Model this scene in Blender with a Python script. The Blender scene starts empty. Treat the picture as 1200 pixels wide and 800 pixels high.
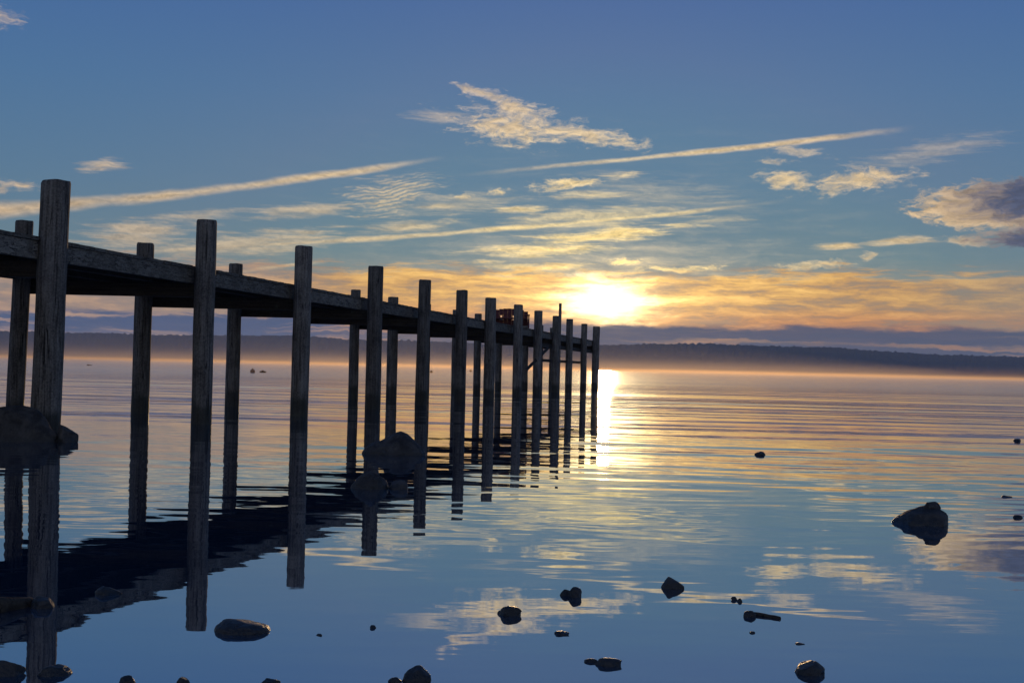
import bpy, bmesh, math, random
import numpy as np
from mathutils import Vector, Matrix, noise

R = math.radians
sc = bpy.context.scene
col = sc.collection

# ------------------------------------------------------------------ camera
F = 1500.0                      # focal length in pixels of the 1200 px wide photograph (45 mm)
CAM = Vector((0.0, 0.0, 0.78))  # crouching just above the water
cd = bpy.data.cameras.new('camera')
cam = bpy.data.objects.new('camera', cd)
col.objects.link(cam)
sc.camera = cam
cd.sensor_width = 36.0
cd.lens = 36.0 * F / 1200.0
cd.clip_start = 0.05
cd.clip_end = 20000.0
RM = Matrix.Rotation(R(90.0 + 1.176), 3, 'X') @ Matrix.Rotation(R(1.265), 3, 'Z')
cam.matrix_world = Matrix.Translation(CAM) @ RM.to_4x4()


def ray(px, py):
    return (RM @ Vector(((px - 600.0) / F, -(py - 400.0) / F, -1.0))).normalized()


def at_depth(px, py, y):
    d = ray(px, py)
    return CAM + d * ((y - CAM.y) / d.y)


def on_water(px, py):
    d = ray(px, py)
    return CAM + d * (-CAM.z / d.z)


def azel(px, py):
    d = ray(px, py)
    return math.degrees(math.atan2(d.x, d.y)), math.degrees(math.asin(d.z))


# ------------------------------------------------------------------ object helpers
def tag(o, label=None, cat=None, group=None, kind=None):
    if label: o['label'] = label
    if cat: o['category'] = cat
    if group: o['group'] = group
    if kind: o['kind'] = kind
    return o


def empty(name, loc):
    o = bpy.data.objects.new(name, None)
    o.empty_display_size = 0.2
    o.location = loc
    col.objects.link(o)
    return o


def link(name, bm, mat, parent=None, loc=(0, 0, 0), smooth=False):
    bmesh.ops.recalc_face_normals(bm, faces=bm.faces[:])
    me = bpy.data.meshes.new(name)
    bm.to_mesh(me)
    bm.free()
    me.materials.append(mat)
    if smooth:
        for p in me.polygons:
            p.use_smooth = True
    o = bpy.data.objects.new(name, me)
    o.location = loc
    col.objects.link(o)
    if parent:
        o.parent = parent
        o.matrix_parent_inverse = Matrix.Translation(-Vector(parent.location))
    return o


def add_box(bm, c, ax, ay, az, bev=0.0):
    """box with half-axis vectors ax, ay, az about c"""
    c, ax, ay, az = Vector(c), Vector(ax), Vector(ay), Vector(az)
    vs = []
    for k in (-1, 1):
        for j in (-1, 1):
            for i in (-1, 1):
                vs.append(bm.verts.new(c + ax * i + ay * j + az * k))
    fs = []
    for f in ((0, 2, 3, 1), (4, 5, 7, 6), (0, 1, 5, 4), (2, 6, 7, 3), (0, 4, 6, 2), (1, 3, 7, 5)):
        fs.append(bm.faces.new([vs[i] for i in f]))
    if bev > 0:
        es = list({e for f in fs for e in f.edges})
        bmesh.ops.bevel(bm, geom=es, offset=bev, segments=2, affect='EDGES', profile=0.6)


# ------------------------------------------------------------------ node helpers
class NT:
    def __init__(self, tree):
        self.t = tree

    def n(self, typ, **kw):
        nd = self.t.nodes.new(typ)
        for k, v in kw.items():
            setattr(nd, k, v)
        return nd

    def put(self, sock, v):
        if isinstance(v, bpy.types.NodeSocket):
            self.t.links.new(v, sock)
        elif v is not None:
            sock.default_value = v

    def m(self, op, a, b=None, c=None, clamp=False):
        nd = self.n('ShaderNodeMath', operation=op, use_clamp=clamp)
        self.put(nd.inputs[0], a)
        if b is not None: self.put(nd.inputs[1], b)
        if c is not None: self.put(nd.inputs[2], c)
        return nd.outputs[0]

    def v(self, op, a, b=None, s=None):
        nd = self.n('ShaderNodeVectorMath', operation=op)
        self.put(nd.inputs[0], a)
        if b is not None: self.put(nd.inputs[1], b)
        if s is not None: self.put(nd.inputs['Scale'], s)
        return nd.outputs['Value'] if op in ('LENGTH', 'DOT_PRODUCT', 'DISTANCE') else nd.outputs[0]

    def step(self, x, lo, hi, a=0.0, b=1.0):
        nd = self.n('ShaderNodeMapRange', interpolation_type='SMOOTHSTEP')
        self.put(nd.inputs[0], x)
        for i, q in enumerate((lo, hi, a, b)):
            self.put(nd.inputs[i + 1], q)
        return nd.outputs[0]

    def lin(self, x, lo, hi, a=0.0, b=1.0):
        nd = self.n('ShaderNodeMapRange', interpolation_type='LINEAR', clamp=True)
        self.put(nd.inputs[0], x)
        for i, q in enumerate((lo, hi, a, b)):
            self.put(nd.inputs[i + 1], q)
        return nd.outputs[0]

    def mix(self, f, a, b, blend='MIX'):
        nd = self.n('ShaderNodeMix', data_type='RGBA', blend_type=blend)
        self.put(nd.inputs[0], f)
        for s, q in ((nd.inputs[6], a), (nd.inputs[7], b)):
            if isinstance(q, tuple) and len(q) == 3: q = q + (1.0,)
            self.put(s, q)
        return nd.outputs[2]

    def comb(self, x=0.0, y=0.0, z=0.0):
        nd = self.n('ShaderNodeCombineXYZ')
        for s, q in zip(nd.inputs, (x, y, z)): self.put(s, q)
        return nd.outputs[0]

    def sep(self, v):
        nd = self.n('ShaderNodeSeparateXYZ')
        self.put(nd.inputs[0], v)
        return nd.outputs

    def noise(self, vec, scale=1.0, detail=4.0, rough=0.55, dist=0.0):
        nd = self.n('ShaderNodeTexNoise')
        self.put(nd.inputs['Vector'], vec)
        nd.inputs['Scale'].default_value = scale
        nd.inputs['Detail'].default_value = detail
        nd.inputs['Roughness'].default_value = rough
        nd.inputs['Distortion'].default_value = dist
        return nd.outputs

    def mapping(self, vec, loc=(0, 0, 0), rot=0.0, scale=(1, 1, 1), typ='POINT'):
        nd = self.n('ShaderNodeMapping', vector_type=typ)
        self.put(nd.inputs['Vector'], vec)
        nd.inputs['Location'].default_value = loc
        nd.inputs['Rotation'].default_value = (0, 0, rot)
        nd.inputs['Scale'].default_value = scale
        return nd.outputs[0]

    def ramp(self, x, stops, interp='EASE'):
        nd = self.n('ShaderNodeValToRGB')
        self.put(nd.inputs[0], x)
        cr = nd.color_ramp
        cr.interpolation = interp
        while len(cr.elements) > 1: cr.elements.remove(cr.elements[-1])
        cr.elements[0].position = stops[0][0]
        cr.elements[0].color = tuple(stops[0][1]) + (1.0,)
        for p, c in stops[1:]:
            e = cr.elements.new(p)
            e.color = tuple(c) + (1.0,)
        return nd.outputs[0]


def srgb(r, g, b):
    f = lambda x: ((x / 255 + .055) / 1.055) ** 2.4 if x > 10 else x / 255 / 12.92
    return (f(r), f(g), f(b))


# ------------------------------------------------------------------ sky
SUN_AZ, SUN_EL = azel(710, 353)


def build_sky():
    w = bpy.data.worlds.new('World')
    sc.world = w
    w.use_nodes = True
    g = NT(w.node_tree)
    for nd in list(w.node_tree.nodes): w.node_tree.nodes.remove(nd)
    out = g.n('ShaderNodeOutputWorld')
    bg = g.n('ShaderNodeBackground')
    w.node_tree.links.new(bg.outputs[0], out.inputs[0])

    sky = g.n('ShaderNodeTexSky')
    sky.sky_type = 'NISHITA'
    sky.sun_disc = False
    sky.sun_elevation = R(SUN_EL)
    sky.sun_rotation = R(SUN_AZ)
    sky.air_density = 1.0
    sky.dust_density = 1.0
    sky.ozone_density = 1.5

    D = g.n('ShaderNodeTexCoord').outputs['Generated']
    x, y, z = g.sep(D)
    az = g.m('MULTIPLY', g.m('ARCTAN2', x, y), 57.29578)
    el = g.m('MULTIPLY', g.m('ARCSINE', z), 57.29578)
    P = g.comb(az, el, 0.0)                                   # degrees: azimuth, elevation

    # angle from the sun, degrees
    sd = (math.sin(R(SUN_AZ)) * math.cos(R(SUN_EL)), math.cos(R(SUN_AZ)) * math.cos(R(SUN_EL)), math.sin(R(SUN_EL)))
    dist = g.v('LENGTH', g.v('SUBTRACT', D, sd))
    ang = g.m('MULTIPLY', dist, 57.3)
    # glow is spread sideways by the cloud layer
    sq = g.v('LENGTH', g.v('MULTIPLY', g.v('SUBTRACT', P, (SUN_AZ, SUN_EL, 0.0)), (0.44, 1.02, 1.0)))

    # ---- clear air
    el01 = g.lin(el, -2.0, 60.0)
    k = lambda e: (e + 2.0) / 62.0
    base = g.ramp(el01, [
        (k(-2), srgb(112, 100, 104)), (k(0.3), srgb(126, 114, 118)), (k(1.6), srgb(158, 136, 122)),
        (k(3.2), srgb(132, 134, 130)), (k(5.0), srgb(92, 126, 144)), (k(8.0), srgb(82, 121, 153)),
        (k(12.0), srgb(71, 114, 158)), (k(17.0), srgb(60, 101, 159)), (k(30.0), srgb(40, 84, 150)),
        (k(60.0), srgb(42, 66, 112))], 'LINEAR')
    nis = g.v('SCALE', sky.outputs[0], s=0.05)
    nis = g.v('MINIMUM', nis, (0.40, 0.42, 0.45))
    clear = g.v('ADD', g.v('SCALE', base, s=0.93), g.v('SCALE', nis, s=0.12))

    # ---- shared noise
    half = (0.5, 0.5, 0.5)
    Pn = g.noise(g.mapping(P, scale=(0.30, 0.75, 1)), 1.0, 3.0, 0.55)
    warp = g.v('SUBTRACT', Pn[1], half)
    Pf = g.noise(g.mapping(P, loc=(4, 9, 2), scale=(1.5, 3.4, 1)), 1.0, 3.0, 0.6)
    warpf = g.v('SUBTRACT', Pf[1], half)
    Pw = g.v('ADD', P, g.v('ADD', g.v('MULTIPLY', warp, (1.9, 0.75, 0.0)), g.v('MULTIPLY', warpf, (0.75, 0.30, 0.0))))
    Ps = g.v('ADD', P, g.v('ADD', g.v('MULTIPLY', warp, (1.6, 0.35, 0.0)), g.v('MULTIPLY', warpf, (0.5, 0.06, 0.0))))
    pm_ = g.mapping(Pw, scale=(1.05, 2.5, 1))
    puff = g.noise(pm_, 1.0, 9.0, 0.66)[0]
    puff2 = g.noise(g.v('ADD', pm_, (0.02, -0.30, 0.0)), 1.0, 5.0, 0.60)[0]
    relief = g.m('SUBTRACT', puff, puff2)
    fib = g.noise(g.mapping(Ps, loc=(3.0, 7.0, 0.0), rot=R(-8), scale=(0.42, 4.2, 1)), 1.0, 8.0, 0.66)[0]
    edge = g.noise(g.mapping(Pw, loc=(5, 1, 3), rot=R(-12), scale=(2.2, 7.0, 1)), 1.0, 4.0, 0.6)[0]
    puff_k = g.m('ADD', g.m('MULTIPLY_ADD', puff, 3.6, -1.8), g.m('MULTIPLY_ADD', edge, 1.7, -0.85))
    fib_k = g.m('MULTIPLY_ADD', fib, 4.2, -2.1)

    def seg(vec, x0, y0, x1, y1, th):
        """normalised radius in an ellipse running between two points of the sky"""
        a0, e0 = azel(x0, y0)
        a1, e1 = azel(x1, y1)
        L = math.hypot(a1 - a0, e1 - e0) / 2
        rot = math.atan2(e1 - e0, a1 - a0)
        return g.mapping(vec, ((a0 + a1) / 2, (e0 + e1) / 2, 0), rot, (L, th * 0.0382, 1), 'TEXTURE')

    def cloud(x0, y0, x1, y1, th, nk, amt=1.0, gain=1.6, soft=1.75):
        r = g.v('LENGTH', seg(Pw if nk is not fib_k else Ps, x0, y0, x1, y1, th))
        v = g.m('MULTIPLY_ADD', r, -gain, nk)
        return g.step(v, -gain, -gain + soft, 0.0, amt)

    def maxall(ls):
        q = ls[0]
        for b in ls[1:]: q = g.m('MAXIMUM', q, b)
        return q

    pk, fk = puff_k, fib_k
    pl = g.m('MULTIPLY', puff_k, 0.45)
    warm = [
        cloud(508, 138, 700, 160, 25, pk, 0.95), cloud(590, 142, 775, 174, 13, pk, 0.9),
        cloud(530, 98, 606, 118, 9, pk, 0.8), cloud(545, 114, 655, 146, 20, pk, 0.92),
        cloud(470, 134, 560, 140, 9, fk, 0.4),
        cloud(86, 198, 158, 194, 8, fk, 0.75), cloud(-60, 224, 42, 216, 10, pk, 0.8),
        cloud(-60, 10, 30, 24, 15, pk, 0.7),
        cloud(880, 206, 965, 220, 12, pk, 0.85), cloud(930, 220, 1084, 204, 16, pk, 0.88),
        cloud(895, 168, 980, 186, 9, pk, 0.5), cloud(880, 186, 940, 190, 6, pk, 0.5),
        cloud(990, 196, 1200, 158, 17, fk, 0.26, soft=1.6),
        cloud(615, 223, 712, 212, 9, pk, 0.85), cloud(690, 208, 765, 203, 5, fk, 0.75),
        cloud(560, 225, 604, 223, 6, pk, 0.8), cloud(520, 232, 560, 230, 6, pk, 0.7),
        cloud(565, 247, 645, 243, 7, fk, 0.75),
        cloud(535, 297, 730, 290, 10, fk, 0.95), cloud(580, 287, 846, 263, 11, fk, 0.95),
        cloud(708, 305, 760, 307, 6, pk, 0.9), cloud(540, 306, 660, 318, 7, fk, 0.7),
        cloud(945, 290, 1020, 286, 6, fk, 0.8), cloud(990, 285, 1115, 280, 7, fk, 0.75),
        cloud(1008, 301, 1034, 299, 6, pk, 0.7), cloud(900, 318, 1000, 306, 7, pk, 0.7),
        cloud(260, 252, 440, 243, 10, fk, 0.5), cloud(60, 284, 250, 264, 20, fk, 0.55, soft=1.5),
        cloud(150, 296, 430, 272, 20, fk, 0.5, soft=1.5), cloud(560, 262, 830, 246, 14, fk, 0.40, soft=1.5),
        cloud(640, 214, 900, 240, 26, fk, 0.16, soft=1.8), cloud(420, 246, 640, 232, 16, fk, 0.25, soft=1.6),
        cloud(1060, 252, 1230, 268, 10, pk, 0.6), cloud(1100, 280, 1180, 286, 8, pk, 0.6),
        cloud(-400, 160, -120, 120, 40, fk, 0.5, soft=1.5), cloud(1340, 120, 1700, 60, 50, fk, 0.45, soft=1.5),
        cloud(1230, -60, 1500, -120, 60, pk, 0.4, soft=1.5), cloud(-200, -80, 100, -140, 50, fk, 0.35, soft=1.5),
        cloud(420, -230, 900, -330, 80, fk, 0.4, soft=1.6),
    ]
    warm += [cloud(640, 233, 765, 226, 7, fk, 0.55), cloud(395, 270, 560, 259, 9, fk, 0.5), cloud(130, 262, 340, 244, 8, fk, 0.4),
             cloud(470, 244, 560, 238, 6, fk, 0.5), cloud(780, 262, 900, 254, 6, fk, 0.3), cloud(590, 318, 700, 311, 6, fk, 0.8),
             cloud(730, 318, 860, 308, 6, pk, 0.7)]
    # rippled cirrus left of centre
    rip = g.n('ShaderNodeTexWave', wave_type='BANDS', bands_direction='Y')
    g.put(rip.inputs['Vector'], g.mapping(Pw, rot=R(-22), scale=(0.5, 1, 1)))
    rip.inputs['Scale'].default_value = 2.1
    rip.inputs['Distortion'].default_value = 2.5
    rip.inputs['Detail'].default_value = 2.0
    warm.append(g.m('MULTIPLY', cloud(378, 246, 530, 212, 26, fk, 0.55, soft=1.4), g.m('MULTIPLY_ADD', rip.outputs['Fac'], 0.8, 0.2)))

    # contrails: long thin lines of spread ice, bent a little
    def trail(x0, y0, x1, y1, w0, w1, bend, amt, mod=0.25, e0=-0.6):
        q = g.sep(seg(g.v('ADD', P, g.v('MULTIPLY', warp, (0.0, 0.22, 0.0))), x0, y0, x1, y1, 1.0))
        u = q[0]
        yy = g.m('ADD', q[1], g.m('MULTIPLY', g.m('SUBTRACT', 1.0, g.m('MULTIPLY', u, u)), bend))
        wd = g.m('MULTIPLY', g.lin(u, -1.0, 1.0, w0 * 0.85, w1 * 0.85), g.lin(Pn[0], 0.3, 0.7, 0.7, 1.2))
        a = g.m('DIVIDE', g.m('ABSOLUTE', yy), wd)
        body = g.step(a, 1.3, 0.0, 0.0, amt)
        ends = g.m('MULTIPLY', g.step(u, 1.0, 0.55), g.step(u, -1.0, e0))
        tx = g.m('MULTIPLY', g.m('MULTIPLY_ADD', fib, mod, 1.0 - 0.5 * mod), g.lin(Pn[0], 0.32, 0.6, 0.55, 1.0))
        return g.m('MULTIPLY', g.m('MULTIPLY', body, ends), tx)
    warm += [
        trail(-130, 254, 530, 183, 11.5, 4.0, 5.0, 0.92, 0.25),
        trail(90, 296, 940, 233, 5.0, 3.5, 3.0, 0.72, 0.6),
        trail(520, 207, 1080, 149, 3.0, 4.8, -2.0, 0.92, 0.5, 0.1),
        trail(170, 332, 390, 305, 3.0, 3.0, 0.0, 0.7),
    ]
    W = maxall(warm)

    # altostratus sheet low over the far shore
    topn = g.noise(g.mapping(P, scale=(0.16, 0.3, 1)), 1.0, 4.0, 0.6)[0]
    sheet_top = g.m('MULTIPLY_ADD', topn, 1.1, 3.75)
    e2 = g.m('ADD', g.m('SUBTRACT', el, sheet_top), g.m('MULTIPLY_ADD', fib, -2.4, 1.2))
    sheet = g.step(e2, 0.30, -0.30)
    sheet = g.m('MULTIPLY', sheet, g.step(az, -16.0, -7.0, 0.80, 1.0))
    sheet = g.m('MULTIPLY', sheet, g.step(az, 15.0, 23.0, 1.0, 0.55))
    strk = g.noise(g.mapping(Ps, loc=(1.3, 4.0, 2.0), rot=R(-3), scale=(0.24, 2.1, 1)), 1.0, 8.0, 0.64)[0]
    strk2 = g.noise(g.mapping(Pw, loc=(7.3, 1.0, 4.0), rot=R(10), scale=(0.45, 2.4, 1)), 1.0, 7.0, 0.66)[0]
    strk = g.m('ADD', g.m('MULTIPLY', strk, 0.62), g.m('MULTIPLY', strk2, 0.38))
    sheet = g.m('MULTIPLY', sheet, g.step(strk, 0.36, 0.54, 0.35, 1.0))
    thin = g.step(strk, 0.35, 0.66)

    near = g.m('POWER', g.m('DIVIDE', 1.0, g.m('MULTIPLY_ADD', g.m('MULTIPLY', ang, ang), 0.018, 1.0)), 0.75)
    # sunlit colour of thin cloud, hotter close to the sun
    wcol = g.mix(near, srgb(206, 176, 144), srgb(255, 222, 140))
    wcol = g.mix(g.step(el, 6.0, 13.0), wcol, g.mix(near, srgb(196, 172, 148), srgb(226, 200, 160)))
    shade = g.lin(relief, -0.16, 0.14, 0.66, 1.22)
    wcol = g.v('SCALE', wcol, s=g.m('MULTIPLY', shade, g.m('MULTIPLY_ADD', near, 0.45, 1.0)))
    scol = g.mix(thin, g.mix(near, srgb(140, 108, 88), srgb(196, 134, 66)), g.mix(near, srgb(214, 162, 98), srgb(255, 206, 104)))
    scol = g.mix(g.step(el, 3.2, 2.1), scol, g.mix(thin, srgb(160, 106, 74), srgb(216, 144, 80)))
    scol = g.mix(g.step(az, -6.0, -13.0), scol, g.mix(thin, srgb(142, 122, 118), srgb(206, 166, 128)))
    wcol = g.v('SCALE', wcol, s=g.lin(W, 0.25, 0.95, 1.16, 0.86))
    sky_c = g.mix(W, clear, wcol)
    sky_c = g.mix(sheet, sky_c, scol)

    # dark cumulus at the right
    pm2 = g.m('MULTIPLY', puff_k, 0.7)
    dark = maxall([cloud(1062, 244, 1350, 228, 31, pm2, 1.0, 2.4, 0.8), cloud(1122, 281, 1400, 276, 17, pm2, 0.96, 2.4, 0.9),
                   cloud(1300, 200, 1600, 150, 60, pk, 0.95, 1.8, 0.9)])
    dcore = maxall([cloud(1080, 237, 1400, 218, 42, pl, 1.0, 2.4, 1.55), cloud(1092, 286, 1430, 280, 30, pl, 1.0, 2.4, 1.5),
                    cloud(1300, 190, 1600, 140, 60, pk, 1.0, 2.4, 1.8)])
    dcol = g.mix(dcore, g.v('SCALE', srgb(222, 190, 146), s=shade), g.v('SCALE', srgb(80, 88, 112), s=g.lin(relief, -0.2, 0.2, 0.8, 1.25)))
    sky_c = g.mix(dark, sky_c, dcol)

    # the grey bank lying on the hills
    bn = g.noise(g.mapping(Pw, loc=(9, 2, 5), scale=(0.35, 1.4, 1)), 1.0, 5.0, 0.6)[0]
    btop = g.m('MULTIPLY_ADD', bn, 1.1, 1.52)
    bank = g.step(g.m('SUBTRACT', el, btop), 0.16, -0.22)
    gap = g.noise(g.mapping(Pw, loc=(2, 5, 1), scale=(0.10, 3.4, 1)), 1.0, 4.0, 0.5)[0]
    bank = g.m('MULTIPLY', bank, g.step(gap, 0.66, 0.54, 0.50, 1.0))
    left = g.step(az, -3.0, -12.0)
    bcol = g.mix(left, srgb(68, 82, 106), srgb(64, 86, 122))
    bcol = g.mix(g.step(gap, 0.48, 0.64), bcol, g.mix(left, srgb(122, 110, 108), srgb(190, 156, 134)))
    sky_c = g.mix(g.m('MULTIPLY', bank, 0.94), sky_c, bcol)

    # the sun itself, burning through the sheet: forward-scattered aureole
    sq = g.m('MULTIPLY', sq, g.lin(strk, 0.34, 0.62, 1.38, 0.72))
    sq = g.m('MULTIPLY', sq, g.lin(puff, 0.3, 0.7, 1.15, 0.85))
    g1 = g.m('EXPONENT', g.m('MULTIPLY', g.m('MULTIPLY', sq, sq), -2.3))
    g2 = g.m('EXPONENT', g.m('MULTIPLY', sq, -0.85))
    brk = g.step(strk, 0.34, 0.60, 0.45, 1.15)
    veil = g.m('MULTIPLY_ADD', bank, -0.90, 1.0)
    glow = g.v('ADD', g.v('SCALE', (1.0, 0.82, 0.46), s=g.m('MULTIPLY', g1, 4.2)),
               g.v('SCALE', (1.0, 0.66, 0.24), s=g.m('MULTIPLY', g.m('MULTIPLY', g2, brk), 1.4)))
    g3 = g.m('MULTIPLY', g.m('EXPONENT', g.m('MULTIPLY', sq, -0.30)), g.step(el, 7.0, 2.0))
    low = g.v('SCALE', (1.0, 0.55, 0.17), s=g.m('MULTIPLY', g.m('MULTIPLY', g3, 0.38), g.m('MULTIPLY_ADD', bank, -0.85, 1.0)))
    sky_c = g.v('ADD', g.v('ADD', sky_c, low), g.v('SCALE', glow, s=veil))
    # pale band opposite the sun, added out of view to light posts and stones
    anti = g.m('MULTIPLY', g.step(y, 0.15, -0.75), g.m('EXPONENT', g.m('MULTIPLY', g.m('MAXIMUM', el, 0.0), -0.05)))
    sky_c = g.v('ADD', sky_c, g.v('SCALE', (0.36, 0.31, 0.27), s=anti))

    # below the horizon: dull water tone
    sky_c = g.mix(g.step(el, -0.3, -2.5), sky_c, srgb(60, 62, 70))
    g.put(bg.inputs[0], sky_c)
    bg.inputs[1].default_value = 1.0
    w.cycles.sampling_method = 'MANUAL'
    w.cycles.sample_map_resolution = 1024


build_sky()

sl = bpy.data.lights.new('sun', 'SUN')
sl.energy = 1.35
sl.angle = R(0.53)
sl.color = (1.0, 0.62, 0.28)
so = bpy.data.objects.new('sun', sl)
col.objects.link(so)
sv = Vector((math.sin(R(SUN_AZ)) * math.cos(R(SUN_EL)), math.cos(R(SUN_AZ)) * math.cos(R(SUN_EL)), math.sin(R(SUN_EL))))
so.rotation_euler = (-sv).to_track_quat('-Z', 'Y').to_euler()
so.location = (0, 0, 20)


# ------------------------------------------------------------------ materials
def new_mat(name):
    m = bpy.data.materials.new(name)
    m.use_nodes = True
    g = NT(m.node_tree)
    b = m.node_tree.nodes['Principled BSDF']
    return m, g, b


def wood_mat(name, axis, lo, hi, wet=True):
    """weathered timber, grain along axis 0/1/2 of the world"""
    m, g, b = new_mat(name)
    pos = g.n('ShaderNodeNewGeometry').outputs['Position']
    s = [34.0, 34.0, 34.0]
    s[axis] = 1.6
    oi = g.n('ShaderNodeObjectInfo').outputs['Random']
    shift = g.comb(g.m('MULTIPLY', oi, 37.0), g.m('MULTIPLY', oi, 11.0), g.m('MULTIPLY', oi, 23.0))
    p2 = g.v('ADD', pos, shift)
    grain = g.noise(g.mapping(p2, scale=tuple(s)), 1.0, 6.0, 0.65)[0]
    blot = g.noise(p2, 3.2, 5.0, 0.6)[0]
    spk = g.noise(p2, 55.0, 3.0, 0.7)[0]
    f = g.m('ADD', g.m('MULTIPLY', grain, 0.55), g.m('ADD', g.m('MULTIPLY', blot, 0.45), g.m('MULTIPLY_ADD', spk, 0.5, -0.25)))
    c = g.mix(g.step(f, 0.30, 0.72), lo, hi)
    c = g.mix(g.m('MULTIPLY', g.step(grain, 0.40, 0.30), 0.8), c, tuple(q * 0.25 for q in lo))
    s2 = [26.0, 26.0, 26.0]
    s2[axis] = 0.55
    chk = g.noise(g.mapping(p2, loc=(3, 5, 8), scale=tuple(s2)), 1.0, 2.0, 0.5, 0.3)[0]
    crack = g.step(g.m('ABSOLUTE', g.m('SUBTRACT', chk, 0.5)), 0.018, 0.006)
    crack = g.m('MULTIPLY', crack, g.step(blot, 0.42, 0.55))
    c = g.mix(g.m('MULTIPLY', crack, 0.9), c, (0.006, 0.005, 0.004))
    lich = g.step(g.noise(p2, 7.5, 6.0, 0.7)[0], 0.60, 0.72)
    c = g.mix(g.m('MULTIPLY', lich, 0.35), c, (0.10, 0.125, 0.10))
    tone = g.m('MULTIPLY_ADD', oi, 0.5, 0.75)
    c = g.v('SCALE', c, s=tone)
    rough = 0.86
    if wet:
        z = g.sep(pos)[2]
        zz = g.m('ADD', z, g.m('MULTIPLY_ADD', blot, 0.30, -0.15))
        wt = g.step(zz, 0.34, 0.20)
        c = g.mix(g.m('MULTIPLY', wt, 0.75), c, (0.016, 0.017, 0.009))
        rough = g.m('MULTIPLY_ADD', wt, -0.30, 0.86)
    g.put(b.inputs['Base Color'], c)
    g.put(b.inputs['Roughness'], rough)
    b.inputs['Specular IOR Level'].default_value = 0.25
    bp = g.n('ShaderNodeBump')
    bp.inputs['Strength'].default_value = 0.9
    bp.inputs['Distance'].default_value = 0.012
    g.put(bp.inputs['Height'], g.m('SUBTRACT', g.m('ADD', grain, g.m('MULTIPLY', blot, 0.5)), crack))
    g.put(b.inputs['Normal'], bp.outputs[0])
    return m


M_POST = wood_mat('weathered_post_wood', 2, (0.048, 0.041, 0.032), (0.235, 0.212, 0.170))
M_BOARD = wood_mat('weathered_board_wood', 1, (0.060, 0.051, 0.037), (0.26, 0.23, 0.172), False)
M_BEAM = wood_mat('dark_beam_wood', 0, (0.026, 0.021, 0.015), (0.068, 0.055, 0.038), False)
M_BENCH = wood_mat('red_stained_bench_wood', 0, (0.09, 0.028, 0.03), (0.16, 0.055, 0.055), False)


def rock_mat():
    m, g, b = new_mat('lake_stone')
    pos = g.n('ShaderNodeNewGeometry').outputs['Position']
    oi = g.n('ShaderNodeObjectInfo').outputs['Random']
    n1 = g.noise(pos, 9.0, 6.0, 0.65)[0]
    n2 = g.noise(pos, 70.0, 4.0, 0.7)[0]
    c = g.mix(g.step(n1, 0.35, 0.68), (0.024, 0.021, 0.017), (0.095, 0.085, 0.069))
    c = g.mix(g.step(n2, 0.58, 0.70), c, (0.12, 0.112, 0.10))
    c = g.v('SCALE', c, s=g.m('MULTIPLY_ADD', oi, 0.5, 0.6))
    z = g.sep(pos)[2]
    wt = g.step(g.m('ADD', z, g.m('MULTIPLY_ADD', n1, 0.08, -0.04)), 0.06, 0.02)
    c = g.mix(g.m('MULTIPLY', wt, 0.8), c, (0.012, 0.013, 0.011))
    g.put(b.inputs['Base Color'], c)
    g.put(b.inputs['Roughness'], g.m('MULTIPLY_ADD', wt, -0.40, 0.82))
    bp = g.n('ShaderNodeBump')
    bp.inputs['Strength'].default_value = 1.0
    bp.inputs['Distance'].default_value = 0.02
    g.put(bp.inputs['Height'], g.m('ADD', n1, g.m('MULTIPLY', n2, 0.35)))
    g.put(b.inputs['Normal'], bp.outputs[0])
    return m


M_ROCK = rock_mat()


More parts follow.
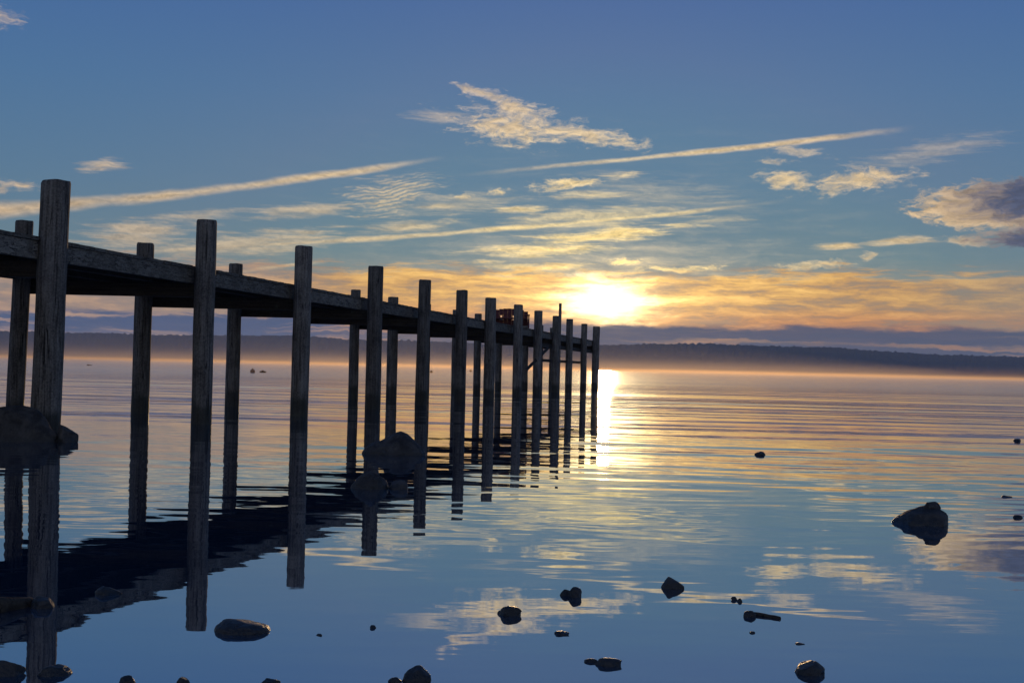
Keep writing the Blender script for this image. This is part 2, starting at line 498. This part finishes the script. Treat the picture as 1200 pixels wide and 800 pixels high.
def water_mat():
    m, g, b = new_mat('lake_water')
    m.node_tree.nodes.remove(b)
    outp = m.node_tree.nodes['Material Output']
    geo = g.n('ShaderNodeNewGeometry')
    pos = geo.outputs['Position']
    X, Y, Z = g.sep(pos)
    # fine ripples as a slope field in metres of lake
    r1 = g.noise(g.mapping(pos, scale=(1.6, 6.5, 1)), 1.0, 3.0, 0.5)[1]
    r2 = g.noise(g.mapping(pos, loc=(5, 3, 1), rot=R(14), scale=(4.0, 17.0, 1)), 1.0, 2.0, 0.5)[1]
    patch = g.noise(g.mapping(pos, loc=(2, 0, 0), scale=(0.22, 0.42, 1)), 1.0, 3.0, 0.55)[0]
    pm = g.step(patch, 0.40, 0.64, 0.12, 1.0)
    offs = g.step(Y, 3.5, 11.0, 0.30, 1.0)
    amp = g.m('MULTIPLY', pm, offs)
    half = (0.5, 0.5, 0.5)
    s = g.v('ADD', g.v('MULTIPLY', g.v('SUBTRACT', r1, half), (0.014, 0.034, 0.0)),
            g.v('MULTIPLY', g.v('SUBTRACT', r2, half), (0.012, 0.030, 0.0)))
    r3 = g.noise(g.mapping(pos, loc=(9, 4, 2), rot=R(3), scale=(0.16, 1.05, 1)), 1.0, 5.0, 0.62)[1]
    s = g.v('SCALE', s, s=g.m('MULTIPLY', amp, 1.5))
    s = g.v('ADD', s, g.v('SCALE', g.v('MULTIPLY', g.v('SUBTRACT', r3, half), (0.006, 0.030, 0.0)), s=g.step(Y, 9.0, 22.0)))
    N = g.v('NORMALIZE', g.v('ADD', geo.outputs['Normal'], s))
    rough = g.step(Y, 9.0, 90.0, 0.012, 0.125)
    gl = g.n('ShaderNodeBsdfGlossy')
    gl.inputs['Color'].default_value = (0.91, 0.95, 0.99, 1)
    g.put(gl.inputs['Roughness'], rough)
    g.put(gl.inputs['Normal'], N)
    df = g.n('ShaderNodeBsdfDiffuse')
    df.inputs['Color'].default_value = (0.012, 0.045, 0.085, 1)
    fr = g.n('ShaderNodeFresnel')
    fr.inputs['IOR'].default_value = 1.33
    g.put(fr.inputs['Normal'], N)
    mx = g.n('ShaderNodeMixShader')
    g.put(mx.inputs[0], g.m('MULTIPLY_ADD', fr.outputs[0], 0.44, 0.56, clamp=True))
    g.put(mx.inputs[1], df.outputs[0])
    g.put(mx.inputs[2], gl.outputs[0])
    g.put(outp.inputs[0], mx.outputs[0])
    return m


# ------------------------------------------------------------------ water
def build_water():
    ys = list(np.linspace(-60.0, 1.8, 12))
    v = 2.0
    while v < 220.0:
        ys.append(v); v *= 1.0053
    while v < 3900.0:
        ys.append(v); v *= 1.03
    ys.append(3900.0)
    ys = np.array(ys)
    nc = 440
    t = np.linspace(-1, 1, nc)
    hw = 9.0 + 0.95 * np.maximum(ys, 0)
    X = t[None, :] * hw[:, None]
    Y = np.repeat(ys[:, None], nc, 1)
    dy = np.gradient(ys)[:, None]
    dx = (2 * hw / (nc - 1))[:, None]
    rng = np.random.default_rng(7)

    def smooth(a, lo, hi):
        q = np.clip((a - lo) / (hi - lo), 0, 1)
        return q * q * (3 - 2 * q)

    # gust patches
    pat = np.zeros_like(X)
    for _ in range(9):
        kx, ky = rng.normal(0, 0.16), rng.normal(0, 0.30)
        pat += np.sin(kx * X + ky * Y + rng.uniform(0, 6.28))
    pat = smooth(pat / 2.6, -0.9, 1.1)
    Zw = np.zeros_like(X)

    def wave(lam, direc, slope, mask):
        k = 2 * math.pi / lam
        kx, ky = k * math.sin(direc), k * math.cos(direc)
        ph = rng.uniform(0, 6.28)
        fade = np.clip((lam / np.maximum(dy * abs(math.cos(direc)) + 1e-6, dx * abs(math.sin(direc))) - 2.6) / 3.0, 0, 1)
        # crests wander a little
        bendx = 0.6 * np.sin(X * 0.11 + ph) + 0.35 * np.sin(X * 0.31 + Y * 0.05 + 2 * ph)
        return (slope / k) * np.sin(kx * X + ky * Y + ph + bendx) * fade * mask

    off = smooth(Y, 7.0, 17.0)
    off = off * (1.0 + 0.55 * smooth(Y, 18.0, 45.0))
    mid = smooth(Y, 4.0, 10.0)
    # low swell running in to the shore
    for lam, sl_ in ((8.0, 0.0030), (5.6, 0.0036), (3.6, 0.0044), (2.4, 0.0052), (1.7, 0.0052), (1.2, 0.0046)):
        for _ in range(2):
            Zw += wave(lam * rng.uniform(0.9, 1.1), rng.normal(0.04, 0.045), sl_ * 1.0, off * (0.45 + 0.55 * pat))
    # small wind ripples
    for _ in range(12):
        lam = rng.uniform(0.35, 1.0)
        Zw += wave(lam, rng.normal(0.05, 0.30), 0.0034, mid * (0.25 + 0.75 * pat))
    # the faintest ripple in the sheltered shallows
    for _ in range(12):
        lam = rng.uniform(0.10, 0.32)
        Zw += wave(lam, rng.normal(0.1, 0.35), 0.0032, (0.25 + 0.75 * pat) * smooth(Y, 3.0, 7.5))
    # earth stays flat; edge rows undisturbed
    Zw[:12] = 0
    nr = len(ys)
    co = np.stack([X, Y, Zw], -1).reshape(-1, 3)
    i = np.arange(nr * nc).reshape(nr, nc)
    quads = np.stack([i[:-1, :-1], i[:-1, 1:], i[1:, 1:], i[1:, :-1]], -1).reshape(-1, 4)
    me = bpy.data.meshes.new('water')
    me.vertices.add(len(co))
    me.vertices.foreach_set('co', co.ravel())
    me.loops.add(quads.size)
    me.loops.foreach_set('vertex_index', quads.ravel().astype(np.int32))
    me.polygons.add(len(quads))
    me.polygons.foreach_set('loop_start', np.arange(0, quads.size, 4, dtype=np.int32))
    me.polygons.foreach_set('loop_total', np.full(len(quads), 4, dtype=np.int32))
    me.polygons.foreach_set('use_smooth', np.ones(len(quads), dtype=bool))
    me.update()
    me.validate()
    me.materials.append(water_mat())
    o = bpy.data.objects.new('water', me)
    col.objects.link(o)
    tag(o, kind='structure')


build_water()


# ------------------------------------------------------------------ far shore
def hills_mat():
    m, g, b = new_mat('far_forest')
    pos = g.n('ShaderNodeNewGeometry').outputs['Position']
    n = g.noise(pos, 0.05, 5.0, 0.6)[0]
    g.put(b.inputs['Base Color'], g.mix(n, (0.012, 0.018, 0.014), (0.04, 0.05, 0.032)))
    b.inputs['Roughness'].default_value = 1.0
    b.inputs['Specular IOR Level'].default_value = 0.0
    return m


def build_hills(name, prof, d0, depth, mat, seed):
    """wooded shore: prof = [(pixel column, height in pixels above the waterline)] at distance d0"""
    rnd = random.Random(seed)
    bm = bmesh.new()
    nx, nd = 1500, 12
    x0, x1 = prof[0][0], prof[-1][0]
    rows = []
    for i in range(nx + 1):
        px = x0 + (x1 - x0) * i / nx
        for a, b in zip(prof, prof[1:]):
            if a[0] <= px <= b[0]:
                f = (px - a[0]) / (b[0] - a[0])
                f = f * f * (3 - 2 * f)
                hp = a[1] + (b[1] - a[1]) * f
                break
        r = ray(px, 430)
        line = []
        for j in range(nd + 1):
            q = j / nd
            D = d0 + depth * (q ** 1.5)
            X = r.x / r.y * D
            ridge = math.sin(math.pi * min(1, 0.02 + q * 0.98)) ** 0.55
            h = hp / F * (d0 + depth * 0.35) * ridge
            if 0 < j < nd:
                h += 3.0 * noise.noise((X * 0.03, D * 0.012, seed)) + 4.2 * noise.noise((X * 0.13, D * 0.1, seed + 5)) * min(1, h / 20)
                h += 5.0 * noise.noise((X * 0.006, D * 0.004, seed + 9))
            else:
                h = -0.5
            line.append(bm.verts.new((X, D, max(h, -0.5))))
        rows.append(line)
    for a, b in zip(rows, rows[1:]):
        for j in range(nd):
            bm.faces.new((a[j], b[j], b[j + 1], a[j + 1]))
    return tag(link(name, bm, mat), kind='structure')


M_HILL = hills_mat()
build_hills('hills', [(-900, 26), (-300, 33), (75, 30), (160, 30), (345, 31), (450, 29), (560, 28), (700, 29), (820, 20), (950, 8)], 3000, 700, M_HILL, 3)
build_hills('hills', [(560, 5), (640, 24), (700, 30), (760, 31), (850, 33), (950, 33), (1010, 31), (1113, 28), (1200, 26), (1330, 22), (1600, 30), (2100, 36)], 2650, 600, M_HILL, 11)


# ------------------------------------------------------------------ haze
def build_haze():
    bm = bmesh.new()
    add_box(bm, (0, 1950, 44.0), (3900, 0, 0), (0, 2060, 0), (0, 0, 46.0))
    m = bpy.data.materials.new('lake_haze')
    m.use_nodes = True
    t = m.node_tree
    for nd in list(t.nodes): t.nodes.remove(nd)
    out = t.nodes.new('ShaderNodeOutputMaterial')
    pv = t.nodes.new('ShaderNodeVolumePrincipled')
    pv.inputs['Color'].default_value = (0.50, 0.70, 1.0, 1)
    pv.inputs['Density'].default_value = 0.00013
    pv.inputs['Anisotropy'].default_value = 0.20
    t.links.new(pv.outputs[0], out.inputs['Volume'])
    o = link('haze', bm, m)
    tag(o, kind='stuff')
    return o


def build_mist():
    """the bank of morning mist lying on the far water"""
    bm = bmesh.new()
    foot = [(-1500, 330), (20, 330), (960, 2580), (-2300, 2580)]
    lo = [bm.verts.new((x, y, 0.2)) for x, y in foot]
    hi = [bm.verts.new((x, y, 11.0)) for x, y in foot]
    bm.faces.new(lo); bm.faces.new(hi)
    for k in range(4):
        bm.faces.new((lo[k], lo[(k + 1) % 4], hi[(k + 1) % 4], hi[k]))
    m = bpy.data.materials.new('morning_mist')
    m.use_nodes = True
    t = m.node_tree
    for nd in list(t.nodes): t.nodes.remove(nd)
    out = t.nodes.new('ShaderNodeOutputMaterial')
    pv = t.nodes.new('ShaderNodeVolumePrincipled')
    pv.inputs['Color'].default_value = (1.0, 0.72, 0.42, 1)
    pv.inputs['Density'].default_value = 0.00015
    pv.inputs['Anisotropy'].default_value = 0.65
    t.links.new(pv.outputs[0], out.inputs['Volume'])
    tag(link('mist', bm, m), kind='stuff')
    # steam hugging the open water
    bm = bmesh.new()
    add_box(bm, (0, 480, 0.70), (1000, 0, 0), (0, 425, 0), (0, 0, 0.62))
    m2 = m.copy()
    m2.name = 'water_steam'
    m2.node_tree.nodes['Principled Volume'].inputs['Density'].default_value = 0.0014
    return tag(link('mist', bm, m2), kind='stuff')


HAZE = True
if HAZE:
    build_haze()
    build_mist()

# ------------------------------------------------------------------ pier
STEP_D, D0 = 3.225, 12.46
def front_x(D):
    i = (D - D0) / STEP_D
    return 1.72 * (-2.585 + 0.378 * i)
WIDTH = 2.46
DECK = 1.944
pdir = Vector((1.72 * 0.378, STEP_D, 0)).normalized()
pier = empty('pier', (front_x(30) - WIDTH / 2, 30, 0))
tag(pier, 'long weathered timber pier on round posts running out over the lake', 'pier')


def make_post(base, top, r0, r1, seed, name='post'):
    rnd = random.Random(seed)
    bm = bmesh.new()
    n, rings = 22, 30
    axis = (top - base)
    rs = []
    for k in range(rings + 1):
        q = k / rings
        c = base + axis * q
        c = c + Vector((noise.noise((q * 2.2, seed * 3.1, 0)), noise.noise((q * 2.2, seed * 3.1, 9)), 0)) * 0.012
        rad = r0 + (r1 - r0) * q
        ring = []
        for j in range(n):
            a = 2 * math.pi * j / n
            rr = rad * (1 + 0.035 * noise.noise((math.cos(a) * 1.4, math.sin(a) * 1.4, q * 3 + seed * 7)) +
                        0.018 * noise.noise((math.cos(a) * 5, math.sin(a) * 5, q * 9 + seed * 7)))
            if k == rings: rr *= 0.93
            zc = 0.012 * noise.noise((math.cos(a), math.sin(a), seed)) if k >= rings - 1 else 0
            if k == rings - 1: zc -= -axis.length / rings * 0.78
            ring.append(bm.verts.new(c + Vector((math.cos(a) * rr, math.sin(a) * rr, zc))))
        rs.append(ring)
    for a, b in zip(rs, rs[1:]):
        for j in range(n):
            bm.faces.new((a[j], a[(j + 1) % n], b[(j + 1) % n], b[j]))
    # sawn top, slightly hollow
    cc = bm.verts.new(top + Vector((0, 0, 0.004)))
    for j in range(n):
        bm.faces.new((rs[-1][j], rs[-1][(j + 1) % n], cc))
    bm.faces.new(list(reversed(rs[0])))
    o = link(name, bm, M_POST, pier, smooth=True)
    return o


# front row: pixel of the top centre, width in pixels, extra lean (metres over the height)
front = [(66, 212, 33, .050), (242.5, 258, 23.6, .008), (356, 288.5, 20.4, .006), (441, 312, 18, .010), (498.5, 328, 14.5, .035),
         (542, 340, 13.6, .02), (575, 349, 13, -.01), (607.7, 357, 10.6, 0), (631, 364, 9.8, .0), (652, 370, 8.6, .01),
         (667.7, 373.7, 8, .0), (684.8, 379.3, 7.2, .0), (699, 382.5, 8.4, .03)]
rear = [(None, 1), (28.5, 258.5, 20, .06), (170.5, 285.2, 20, .02), (276.5, 309, 16, .01), (354, 323, 14, 0), (417, 339.5, 11.5, 0), (461, 348, 12.4, 0),
        (500, 356, 10.5, 0), (535.5, 363, 10, 0), (560.5, 367.5, 8.4, 0), (585.5, 373, 7.6, .01), (616, 377.5, 8, .01), (633.5, 381, 7, 0), (648, 384, 7, 0)]
fx, rx_ = [], []
for i, (px, py, wd, lean) in enumerate(front):
    D = D0 + STEP_D * i
    top = at_depth(px, py, D)
    r = wd / 2 / F * D
    base = Vector((top.x - lean, D + 0.004 * (i % 3), -0.7))
    make_post(base, top, r * 1.03, r, 11 + i)
    fx.append((top.x, D, r))
for j, e in enumerate(rear):
    D = D0 + STEP_D * j
    if e[0] is None:
        top = Vector((front_x(D) - WIDTH, D, 2.49)); r = 0.11; lean = 0.02
    else:
        px, py, wd, lean = e
        if j >= 13: D = D0 + STEP_D * 12.0 - 0.1
        top = at_depth(px, py, D)
        r = wd / 2 / F * D
    make_post(Vector((top.x - lean, D, -0.7)), top, r * 1.03, r, 61 + j)
    rx_.append(top.x)

# deck of cross planks
D_A, D_B = 4.2, D0 + STEP_D * 12 + 0.35
INS_F = 0.165
INS_R = WIDTH - 0.165
rnd = random.Random(5)
bm = bmesh.new()
ln = math.hypot(1, pdir.x / pdir.y)
D = D_A
while D < D_B:
    w = 0.145
    xa, xb = front_x(D) - INS_F + 0.035 + rnd.uniform(-.012, .012), front_x(D) - INS_R - 0.03 + rnd.uniform(-.012, .012)
    add_box(bm, ((xa + xb) / 2, D, DECK - 0.019 + rnd.uniform(-.003, .003)), ((xa - xb) / 2, 0, 0), pdir * (w / 2 - 0.005), (0, 0, 0.019))
    D += w * pdir.y
link('deck', bm, M_BOARD, pier)


def long_beam(name, Da, Db, inset, half_w, z0, z1, mat, bev=0.006, wob=0.0):
    bm = bmesh.new()
    a = Vector((front_x(Da) - inset, Da, (z0 + z1) / 2))
    b = Vector((front_x(Db) - inset, Db, (z0 + z1) / 2 + wob))
    d = (b - a)
    add_box(bm, (a + b) / 2, d / 2, Vector((d.y, -d.x, 0)).normalized() * half_w, (0, 0, (z1 - z0) / 2), bev)
    return link(name, bm, mat, pier)


# edge boards bay by bay, front and rear, then the inner stringers
edges = [D_A] + [D0 + STEP_D * (i + 0.02 * (i % 2)) for i in range(-1, 13)]
edges[-1] = D_B - 0.02
for n_, (a, b) in enumerate(zip(edges, edges[1:])):
    long_beam('edge_board', a + 0.004, b - 0.004, INS_F, 0.024, DECK - 0.040 - 0.175, DECK - 0.042, M_BOARD)
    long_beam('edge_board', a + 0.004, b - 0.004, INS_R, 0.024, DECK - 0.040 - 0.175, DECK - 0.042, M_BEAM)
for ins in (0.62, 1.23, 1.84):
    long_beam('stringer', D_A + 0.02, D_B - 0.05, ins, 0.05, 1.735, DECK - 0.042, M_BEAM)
# cap beams across each pair of posts
for i in range(-1, 13):
    Dc = D0 + STEP_D * i
    xa = (rx_[i] if i >= 0 else front_x(Dc) - WIDTH) - 0.02
    xb = (fx[i][0] if i >= 0 else front_x(Dc)) + 0.02
    bm = bmesh.new()
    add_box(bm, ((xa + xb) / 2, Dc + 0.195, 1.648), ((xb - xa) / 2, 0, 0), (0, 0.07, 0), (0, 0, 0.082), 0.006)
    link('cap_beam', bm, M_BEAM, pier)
# deeper beam, low rail and knee brace on the last bays
long_beam('lower_beam', D0 + STEP_D * 8.1, D0 + STEP_D * 12.1, 0.20, 0.05, 1.44, 1.562, M_BEAM)
long_beam('lower_rail', D0 + STEP_D * 8.3, D0 + STEP_D * 11.3, 0.19, 0.035, 0.99, 1.08, M_BEAM)
bm = bmesh.new()
a, b = at_depth(617, 433, D0 + STEP_D * 7.5), at_depth(643, 407, D0 + STEP_D * 8.6)
d = b - a
add_box(bm, (a + b) / 2, d / 2, Vector((0, 0.03, 0)), d.cross(Vector((0, 1, 0))).normalized() * 0.045, 0.004)
link('knee_brace', bm, M_BEAM, pier)
# thin mooring pole standing above the end
tp = at_depth(656.7, 355.5, D0 + STEP_D * 9.6)
make_post(Vector((tp.x - 0.02, tp.y, -0.7)), tp, 0.056, 0.050, 99, 'mooring_pole')

# ------------------------------------------------------------------ bench on the pier
bD = 37.2
bx = at_depth(597, 372, bD).x
bench = empty('bench', (bx, bD, DECK))
tag(bench, 'dark red wooden bench with slotted backrest standing on the pier deck', 'bench')
O = Vector((bx, bD, DECK))
bm = bmesh.new()
# arched back with two slots: built from bars around the openings
L = 0.54
def bx_(c, hx, hy, hz): add_box(bm, O + Vector(c), (hx, 0, 0), (0, hy, 0), (0, 0, hz), 0.004)
nseg = 9
for k in range(nseg):
    u = -L + (k + 0.5) * 2 * L / nseg
    hgt = 0.565 - 0.10 * (u / L) ** 2
    lo = 0.07
    if k in (2, 5):
        bx_((u, 0.2, (0.36 + hgt) / 2), L / nseg - 0.0005, 0.022, (hgt - 0.36) / 2)
        bx_((u, 0.2, (lo + 0.23) / 2), L / nseg - 0.0005, 0.022, (0.23 - lo) / 2)
        bx_((u - L / nseg * 0.70, 0.2, 0.295), L / nseg * 0.28, 0.020, 0.062)
        bx_((u + L / nseg * 0.70, 0.2, 0.295), L / nseg * 0.28, 0.020, 0.062)
    else:
        bx_((u, 0.2, (lo + hgt) / 2), L / nseg - 0.0005, 0.022, (hgt - lo) / 2)
link('backrest', bm, M_BENCH, bench)
bm = bmesh.new()
for k in range(3): bx_((0, -0.17 + k * 0.13, 0.27), L - 0.02, 0.055, 0.016)
link('seat', bm, M_BENCH, bench)
for s in (-1, 1):
    bm = bmesh.new()
    bx_((s * (L + 0.022), 0.0, 0.125), 0.02, 0.22, 0.124)
    link('leg', bm, M_BENCH, bench)
    bm = bmesh.new()
    bx_((s * (L + 0.022), -0.02, 0.37), 0.03, 0.20, 0.016)
    bx_((s * (L + 0.022), -0.19, 0.30), 0.018, 0.02, 0.052)
    link('armrest', bm, M_BENCH, bench)


# ------------------------------------------------------------------ stones in the shallows
def make_rock(px, py, hw, ht, seed, label, cat='rock', group='stones standing in the shallow water', name='rock',
              cuts=11, asp=0.8, lump=0.16, peak=0.0, tilt=0.0, base_z=0.0, angular=0.55, skew=0.0, boxy=0.0):
    """px,py: where the near edge meets the water; hw half width, ht height above the water, both in photo pixels"""
    p = on_water(px, py) if base_z == 0 else None
    if base_z:
        d = ray(px, py)
        p = CAM + d * ((base_z - CAM.z) / d.z)
    s = p.y / F
    rx, rz, ry = hw * s, ht * s, hw * s * asp
    rnd = random.Random(seed)
    bm = bmesh.new()
    bmesh.ops.create_icosphere(bm, subdivisions=5, radius=1.0)
    planes = []
    for _ in range(cuts):
        v = Vector((rnd.gauss(0, 1), rnd.gauss(0, 1), rnd.gauss(0.25, 0.8))).normalized()
        planes.append((v, rnd.uniform(angular, 0.95)))
    off = Vector((seed * 1.7, seed * 0.9, seed * 2.3))
    for v in bm.verts:
        q = v.co.copy()
        if boxy: q = q / max(abs(q.x), abs(q.y), abs(q.z)) ** boxy * 0.8
        for pn, pd in planes:
            t = q.dot(pn)
            if t > pd: q -= pn * (t - pd) * 0.97
        q *= 1 + lump * noise.noise(q * 1.1 + off) + 0.05 * noise.noise(q * 2.7 + off) + 0.030 * noise.noise(q * 7 + off) + 0.016 * noise.noise(q * 17 + off)
        if peak: q.z += 0.35 * max(0, q.z) * math.exp(-((q.x - peak) / 0.35) ** 2)
        q.z *= 1 + skew * max(-1, min(1, q.x))
        v.co = q
    mx = max(abs(v.co.x) for v in bm.verts if v.co.z > -0.2)
    mz = max(v.co.z for v in bm.verts)
    rot = Matrix.Rotation(tilt, 3, 'Y')
    for v in bm.verts:
        c = Vector((v.co.x / mx * rx, v.co.y * ry, v.co.z / mz * rz if v.co.z > 0 else v.co.z * max(rz, rx * 0.5)))
        v.co = rot @ c
    if base_z:
        for v in bm.verts: v.co.z = max(v.co.z, -0.004)
    o = link(name, bm, M_ROCK, None, (p.x, p.y + ry * 0.85, base_z), smooth=True)
    return tag(o, label, cat, group)


rk = make_rock
BIG = 'boulders beside the pier posts'
rk(4, 517, 60, 42, 3, 'large rounded boulder at the left edge in front of the nearest post', group=BIG, asp=0.38, cuts=5, angular=.75)
rk(74, 518, 17, 20, 8, 'small faceted black rock beside the large boulder at the nearest post', group=BIG, asp=0.8)
rk(461, 533, 39, 27, 21, 'broad dark boulder with a raised peak in the middle of the pier reflection', group=BIG, peak=0.2, cuts=4, angular=.75, asp=0.6)
rk(432, 573, 23, 20, 14, 'rounded rock with pale top just in front of the peaked boulder', group=BIG, cuts=4, angular=.75)
rk(467, 573, 14, 10, 17, 'low dark stone at the right of the pale topped rock', group=BIG)
rk(1087, 616, 34.5, 21.5, 33, 'solitary big dark rock at the right with a flat stone on top', cuts=6, angular=.7, asp=.9, lump=.16, skew=.45)
rk(596, 722, 15.5, 11, 41, 'dark diamond shaped stone just left of the two lobed stone', cuts=8)
rk(664, 698, 8, 7, 44, 'left low half of a two lobed stone in the calm water')
rk(675, 700, 9, 12, 45, 'taller right half of a two lobed stone in the calm water')
rk(789, 690, 12, 10, 52, 'square edged tilted stone alone in the calm water', cuts=3, angular=.9, tilt=.55, lump=.08, boxy=.8)
rk(658, 744, 9.5, 3.5, 55, 'small flat oval stone between the diamond shaped and the elongated stones')
rk(714, 780, 18, 8, 58, 'elongated dark stone with a glinting upper edge near the lower frame', asp=.5)
rk(693, 776, 9, 4, 59, 'small flat stone touching the left end of the elongated glinting stone', asp=.5)
rk(949, 791, 22, 14, 61, 'wedge shaped dark stone at the bottom right edge of the shallows', cuts=9)
rk(861, 703, 4, 4, 64, 'tiny left pebble of a pair above the floating stick')
rk(867, 705, 4, 4, 65, 'tiny right pebble of a pair above the floating stick')
rk(880, 723, 8, 7, 66, 'small dark stone at the left end of the floating stick')
rk(882, 741.5, 3.5, 2, 67, 'tiny pebble just below the floating stick')
rk(938, 755, 6, 1.6, 68, 'thin flat pebble between the stick and the wedge shaped stone')
rk(278, 743, 34, 13, 71, 'large smooth black stone in the calm water near the second post reflection', cuts=4, angular=.8, lump=.1, skew=-.2)
rk(58, 793, 22, 11, 74, 'dark pointed stone at the foot of the nearest post reflection')
rk(2, 793, 20, 17, 77, 'dark stone in the lower left corner')
rk(45, 713, 15, 13, 78, 'rounded pale topped stone at the right end of the sunken log', cuts=4, angular=.8)
rk(124, 697, 16, 9, 79, 'black stone with two glinting ends inside the dark deck reflection')
rk(147, 801, 11, 9, 81, 'small rounded stone at the bottom edge right of the pointed stone')
rk(213, 801, 9, 7, 82, 'small stone at the bottom edge below the large smooth black stone')
rk(313, 803, 14, 7, 83, 'low stone half out of the bottom edge left of the peaked stone')
rk(488, 801, 18, 17, 84, 'peaked dark stone at the bottom edge in the middle left', peak=.1)
rk(464, 800, 10, 6, 85, 'low stone leaning on the peaked stone at the bottom edge')
rk(437, 736, 4, 3.5, 86, 'tiny dark pebble alone in blue water right of the large smooth black stone')
rk(374, 744.5, 4, 2, 87, 'tiny flat pebble nearest the large smooth black stone')
rk(891, 533, 7, 4, 91, 'small dark stone far out in the golden water')
rk(1193, 517, 6, 3, 92, 'small dark stone far out at the right edge')
rk(1181, 583, 8, 2.2, 93, 'thin flat stone behind the solitary big rock')
rk(1194, 607, 6, 3.5, 94, 'small stone at the right edge beside the solitary big rock')
rk(104, 428, 3, 1.2, 97, 'tiny dark speck of rock far out between the first two posts')
# flat stone lying on the big rock at the right
from mathutils.bvhtree import BVHTree
big = [o for o in bpy.data.objects if o.get('label', '').startswith('solitary big')][0]
bvh = BVHTree.FromPolygons([v.co[:] for v in big.data.vertices], [p.vertices[:] for p in big.data.polygons])
rk(1093, 600, 11, 7, 96, 'small flat stone perched on top of the solitary big rock', cat='stone', name='flat_stone', base_z=0.001, asp=.7)
fs = [o for o in bpy.data.objects if o.name == 'flat_stone'][0]
tgt = at_depth(1093, 596, big.location.y)
hit = bvh.ray_cast(Vector((tgt.x - big.location.x, 0.0, 2.0)), Vector((0, 0, -1)))[0]
fs.location = (tgt.x, big.location.y, (hit.z if hit else 0.1) - 0.006)


# driftwood
def stick(pts, radii, name, label, seed):
    bm = bmesh.new()
    n = 10
    rings = []
    fine = []
    for (a, ra), (b, rb) in zip(zip(pts, radii), list(zip(pts, radii))[1:]):
        for q in range(8):
            fine.append((a.lerp(b, q / 8), ra + (rb - ra) * q / 8))
    fine.append((pts[-1], radii[-1]))
    d = (pts[-1] - pts[0]).normalized()
    side = d.cross(Vector((0, 0, 1))).normalized()
    up = side.cross(d)
    for k, (c, r) in enumerate(fine):
        ring = []
        for j in range(n):
            a = 2 * math.pi * j / n
            rr = r * (1 + .2 * noise.noise((math.cos(a) * 1.5, math.sin(a) * 1.5, k * .35 + seed)))
            ring.append(bm.verts.new(c + side * math.cos(a) * rr + up * math.sin(a) * rr))
        rings.append(ring)
    for a, b in zip(rings, rings[1:]):
        for j in range(n):
            bm.faces.new((a[j], a[(j + 1) % n], b[(j + 1) % n], b[j]))
    bm.faces.new(rings[0]); bm.faces.new(list(reversed(rings[-1])))
    o = link(name, bm, M_BEAM, smooth=True)
    return tag(o, label, 'driftwood')


stick([on_water(884, 720) + Vector((0, 0, .004)), on_water(900, 722.5) + Vector((0, 0, .003)), on_water(914, 725) + Vector((0, 0, .001))],
      [.006, .0065, .007], 'stick', 'short floating stick reaching right from a small stone', 4)
stick([on_water(-40, 722) + Vector((0, 0, .02)), on_water(0, 716) + Vector((0, 0, .02)), on_water(36, 709) + Vector((0, 0, .005))],
      [.028, .026, .02], 'log', 'sunken dark log at the left edge across the post reflection', 9)


# ------------------------------------------------------------------ far floats
def float_mat():
    m, g, b = new_mat('dark_float')
    pos = g.n('ShaderNodeNewGeometry').outputs['Position']
    g.put(b.inputs['Base Color'], g.mix(g.noise(pos, 6.0)[0], (.05, .03, .022), (.10, .06, .045)))
    b.inputs['Roughness'].default_value = .6
    return m


M_FLOAT = float_mat()


def buoy(px, py, r_px, label):
    p = on_water(px, py)
    r = r_px / F * p.y
    t = empty('mooring_buoy', p)
    tag(t, label, 'buoy', 'buoys far out on the lake')
    bm = bmesh.new()
    bmesh.ops.create_uvsphere(bm, u_segments=24, v_segments=16, radius=r)
    for v in bm.verts:
        v.co.z = v.co.z * .85 + r * .55
        v.co += p
    link('float', bm, M_FLOAT, t, smooth=True)
    bm = bmesh.new()
    bmesh.ops.create_cone(bm, cap_ends=True, segments=12, radius1=r * .35, radius2=r * .22, depth=r * .5)
    for v in bm.verts: v.co += p + Vector((0, 0, r * 1.5))
    link('collar', bm, M_FLOAT, t, smooth=True)


buoy(296, 436.5, 2.9, 'dark round buoy far out between the third pair of posts')
buoy(551.5, 435.5, 1.6, 'tiny dark buoy far out between the posts near the middle')
buoy(505.5, 436.5, 1.7, 'tiny dark buoy far out just right of the fifth post')
a = on_water(304.5, 436.3)
stick([a + Vector((0, 0, .05)), on_water(308, 436.3) + Vector((0, 0, .08)), on_water(311.5, 436.4) + Vector((0, 0, .03))], [.05, .09, .05], 'floating_log',
      'low dark log floating far out to the right of the round buoy', 3)

# ------------------------------------------------------------------ render settings
sc.view_settings.view_transform = 'Standard'
sc.view_settings.look = 'None'
sc.view_settings.exposure = 0.0
sc.view_settings.gamma = 1.0
sc.cycles.max_bounces = 6
sc.cycles.glossy_bounces = 4
sc.cycles.diffuse_bounces = 2
sc.cycles.volume_bounces = 1
sc.cycles.transparent_max_bounces = 8
sc.cycles.sample_clamp_indirect = 6.0
sc.cycles.use_denoising = True
